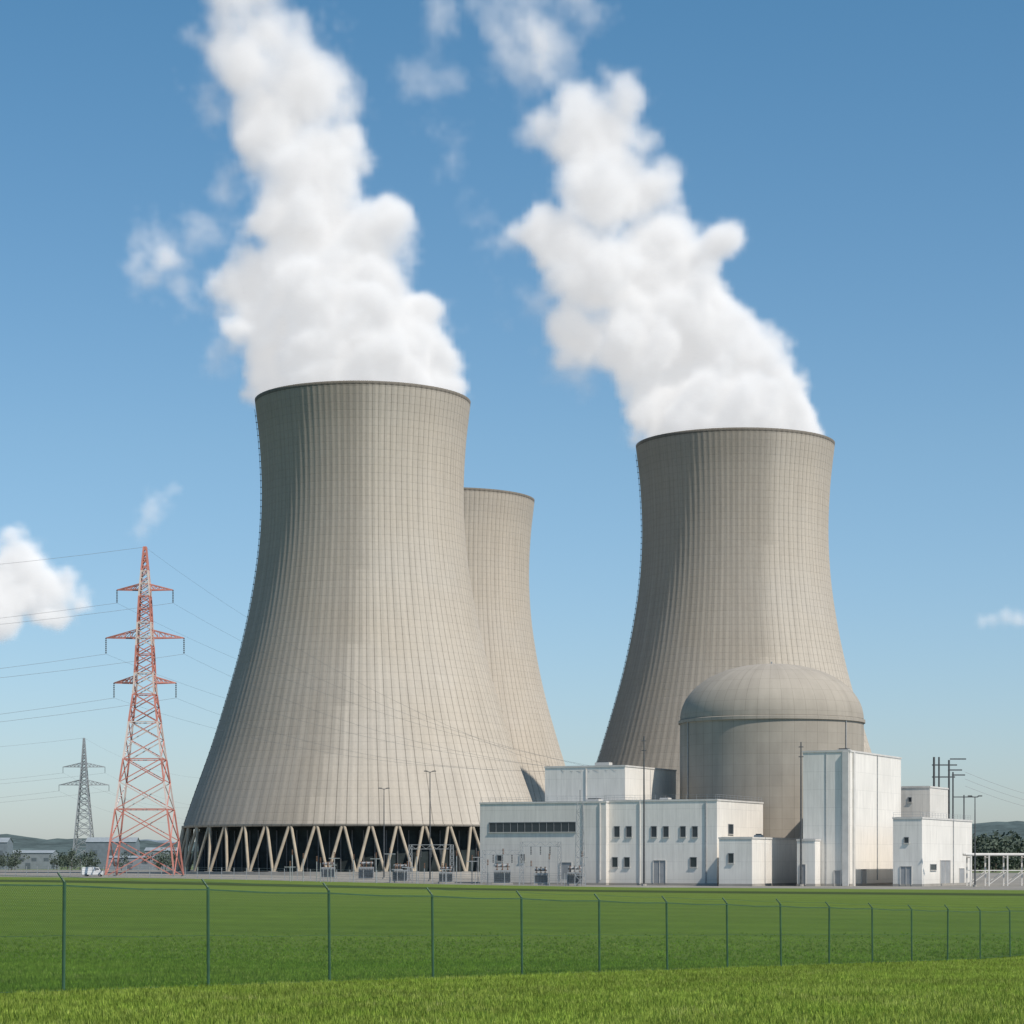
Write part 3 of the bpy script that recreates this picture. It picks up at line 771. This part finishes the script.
def bounds(bs,pad):
    lo=[min(b[i]-b[3] for b in bs)-pad for i in range(3)]; hi=[max(b[i]+b[3] for b in bs)+pad for i in range(3)]
    return lo,hi
L=[(363,400,102),(295,372,62),(355,355,80),(415,372,55),(442,385,24),(335,315,87),(410,325,50),(268,335,40),(250,283,48),(330,270,76),(380,240,48),(397,215,34),(300,215,64),(305,170,62),(337,140,46),(352,108,26),(265,120,54),(297,82,58),(248,70,48),(325,80,38),(228,40,44),(265,35,47),(295,12,26),(245,-5,48),(240,-50,50),(174,254,29),(196,234,20),(160,274,16),(152,254,14)]
Lw=[(172,250,48),(150,262,36),(195,235,36),(178,285,34),(172,255,36),(225,360,40),(232,180,40),(212,110,36),(212,290,30),(225,240,38),(330,40,30)]
Rr=[(735,445,95),(700,405,68),(765,405,54),(800,416,24),(650,415,38),(740,360,56),(784,368,27),(632,352,54),(692,320,62),(582,330,44),(600,275,58),(665,262,66),(714,250,38),(555,240,48),(528,225,32),(600,200,56),(642,182,48),(592,140,56),(645,140,28),(545,118,32),(616,105,36),(575,95,36),(545,68,26),(515,46,26),(545,22,30),(565,-8,30),(505,15,18)]
Rw=[(520,60,50),(545,35,54),(500,30,44),(560,0,46),(530,-30,44),(435,80,32),(450,120,30),(460,170,28),(458,205,24),(425,60,30),(440,30,34),(445,100,20),(500,250,28),(540,300,38),(570,360,34)]
M_steam=vol_mat('steam',.36,.36,(.99,.99,.995))
def mk(D,A,Bw,dj,rim):
    s=balls(A,D,dj); w=balls(Bw,D,dj*.5); lo,hi=bounds(s+w,5); lo[2]=rim-2; 
    return s,w,lo,hi
rimA=gz(-46,742)-.3+146.3; rimB=gz(75,806)-1.6+146.3
s,w,lo,hi=mk(742,L,Lw,24,rimA); plume('steam_plume',s,w,lo,hi,1.5,M_steam,1,edge=5,wden=.24,wbias=.40,grow=2.8,zfade=(150,290),rim=rimA)
s,w,lo,hi=mk(806,Rr,Rw,24,rimB); plume('steam_plume',s,w,lo,hi,1.6,M_steam,1.05,edge=5,wden=.15,wbias=.42,grow=2.8,zfade=(160,290),rim=rimB)
M_cl=vol_mat('cloud_vapour',.05,.37,(.985,.99,1))
Dc=5000
cl=balls([(18,575,44),(52,587,32),(-10,600,50),(45,610,30),(15,552,28),(-40,570,50),(74,603,18),(30,545,16)],Dc,20); lo,hi=bounds(cl,60)
plume('cloud',cl,[],lo,hi,9.0,M_cl,5,edge=6,warp=8,billow=8)
M_cw=vol_mat('thin_cloud_vapour',.030,.37,(.985,.99,1))
cl=balls([(150,512,15),(140,530,13),(160,497,12),(170,488,8),(135,540,9)],Dc,6); lo,hi=bounds(cl,60); plume('cloud',cl,[],lo,hi,9,M_cw,3.2,edge=14,warp=9,billow=9,grow=6)
cl=balls([(982,620,6),(994,619,7.5),(1006,618,8),(1018,619,8),(1030,620,8),(1045,620,7)],Dc,5); lo,hi=bounds(cl,50); plume('cloud',cl,[],lo,hi,7,M_cw,1.8,edge=12,warp=6,billow=6,grow=7)
# ------------------------------------------------------------ light, sky, camera
EL=R(50); AZ=R(49)   # sun to the right and behind the viewer
sd=Vector((math.sin(AZ)*math.cos(EL),-math.cos(AZ)*math.cos(EL),math.sin(EL)))
sun=bpy.data.lights.new('sun','SUN'); sun.energy=4.7; sun.angle=R(.53); sun.color=(1,.915,.81)
so=bpy.data.objects.new('sun',sun); so.rotation_euler=sd.to_track_quat('Z','Y').to_euler(); scene.collection.objects.link(so)
w=bpy.data.worlds.new('World'); scene.world=w; w.use_nodes=True; t=NT(w.node_tree)
sky=t.node('ShaderNodeTexSky',sky_type='NISHITA'); sky.sun_disc=False; sky.sun_elevation=EL; sky.sun_rotation=math.pi-AZ
sky.air_density=1.0; sky.dust_density=.6; sky.ozone_density=2.0; sky.altitude=100
tc=t.node('ShaderNodeTexCoord').outputs['Generated']; z=t.sep(tc)[2]
cr=t.node('ShaderNodeValToRGB'); t.put(cr.inputs[0],z)
el=cr.color_ramp.elements; el[0].position=0.0; el[0].color=(.60,.66,.82,1); el[1].position=.34; el[1].color=(.42,.69,.76,1)
ne=el.new(.17); ne.color=(.58,.72,.77,1)
tint=t.vm('MULTIPLY',sky.outputs[0],t.vm('SCALE',cr.outputs[0],sc=1.5))
bg=t.n['Background']; bg.inputs[1].default_value=.10; t.l.new(tint,bg.inputs[0])
cam=bpy.data.cameras.new('camera'); cam.sensor_width=36; cam.lens=F/1024*36; cam.shift_y=(HZ-512)/1024; cam.clip_start=.5; cam.clip_end=40000
co=bpy.data.objects.new('camera',cam); co.location=(0,0,0); co.rotation_euler=(R(90),0,0); scene.collection.objects.link(co); scene.camera=co
scene.view_settings.view_transform='Standard'; scene.view_settings.look='None'; scene.view_settings.exposure=0
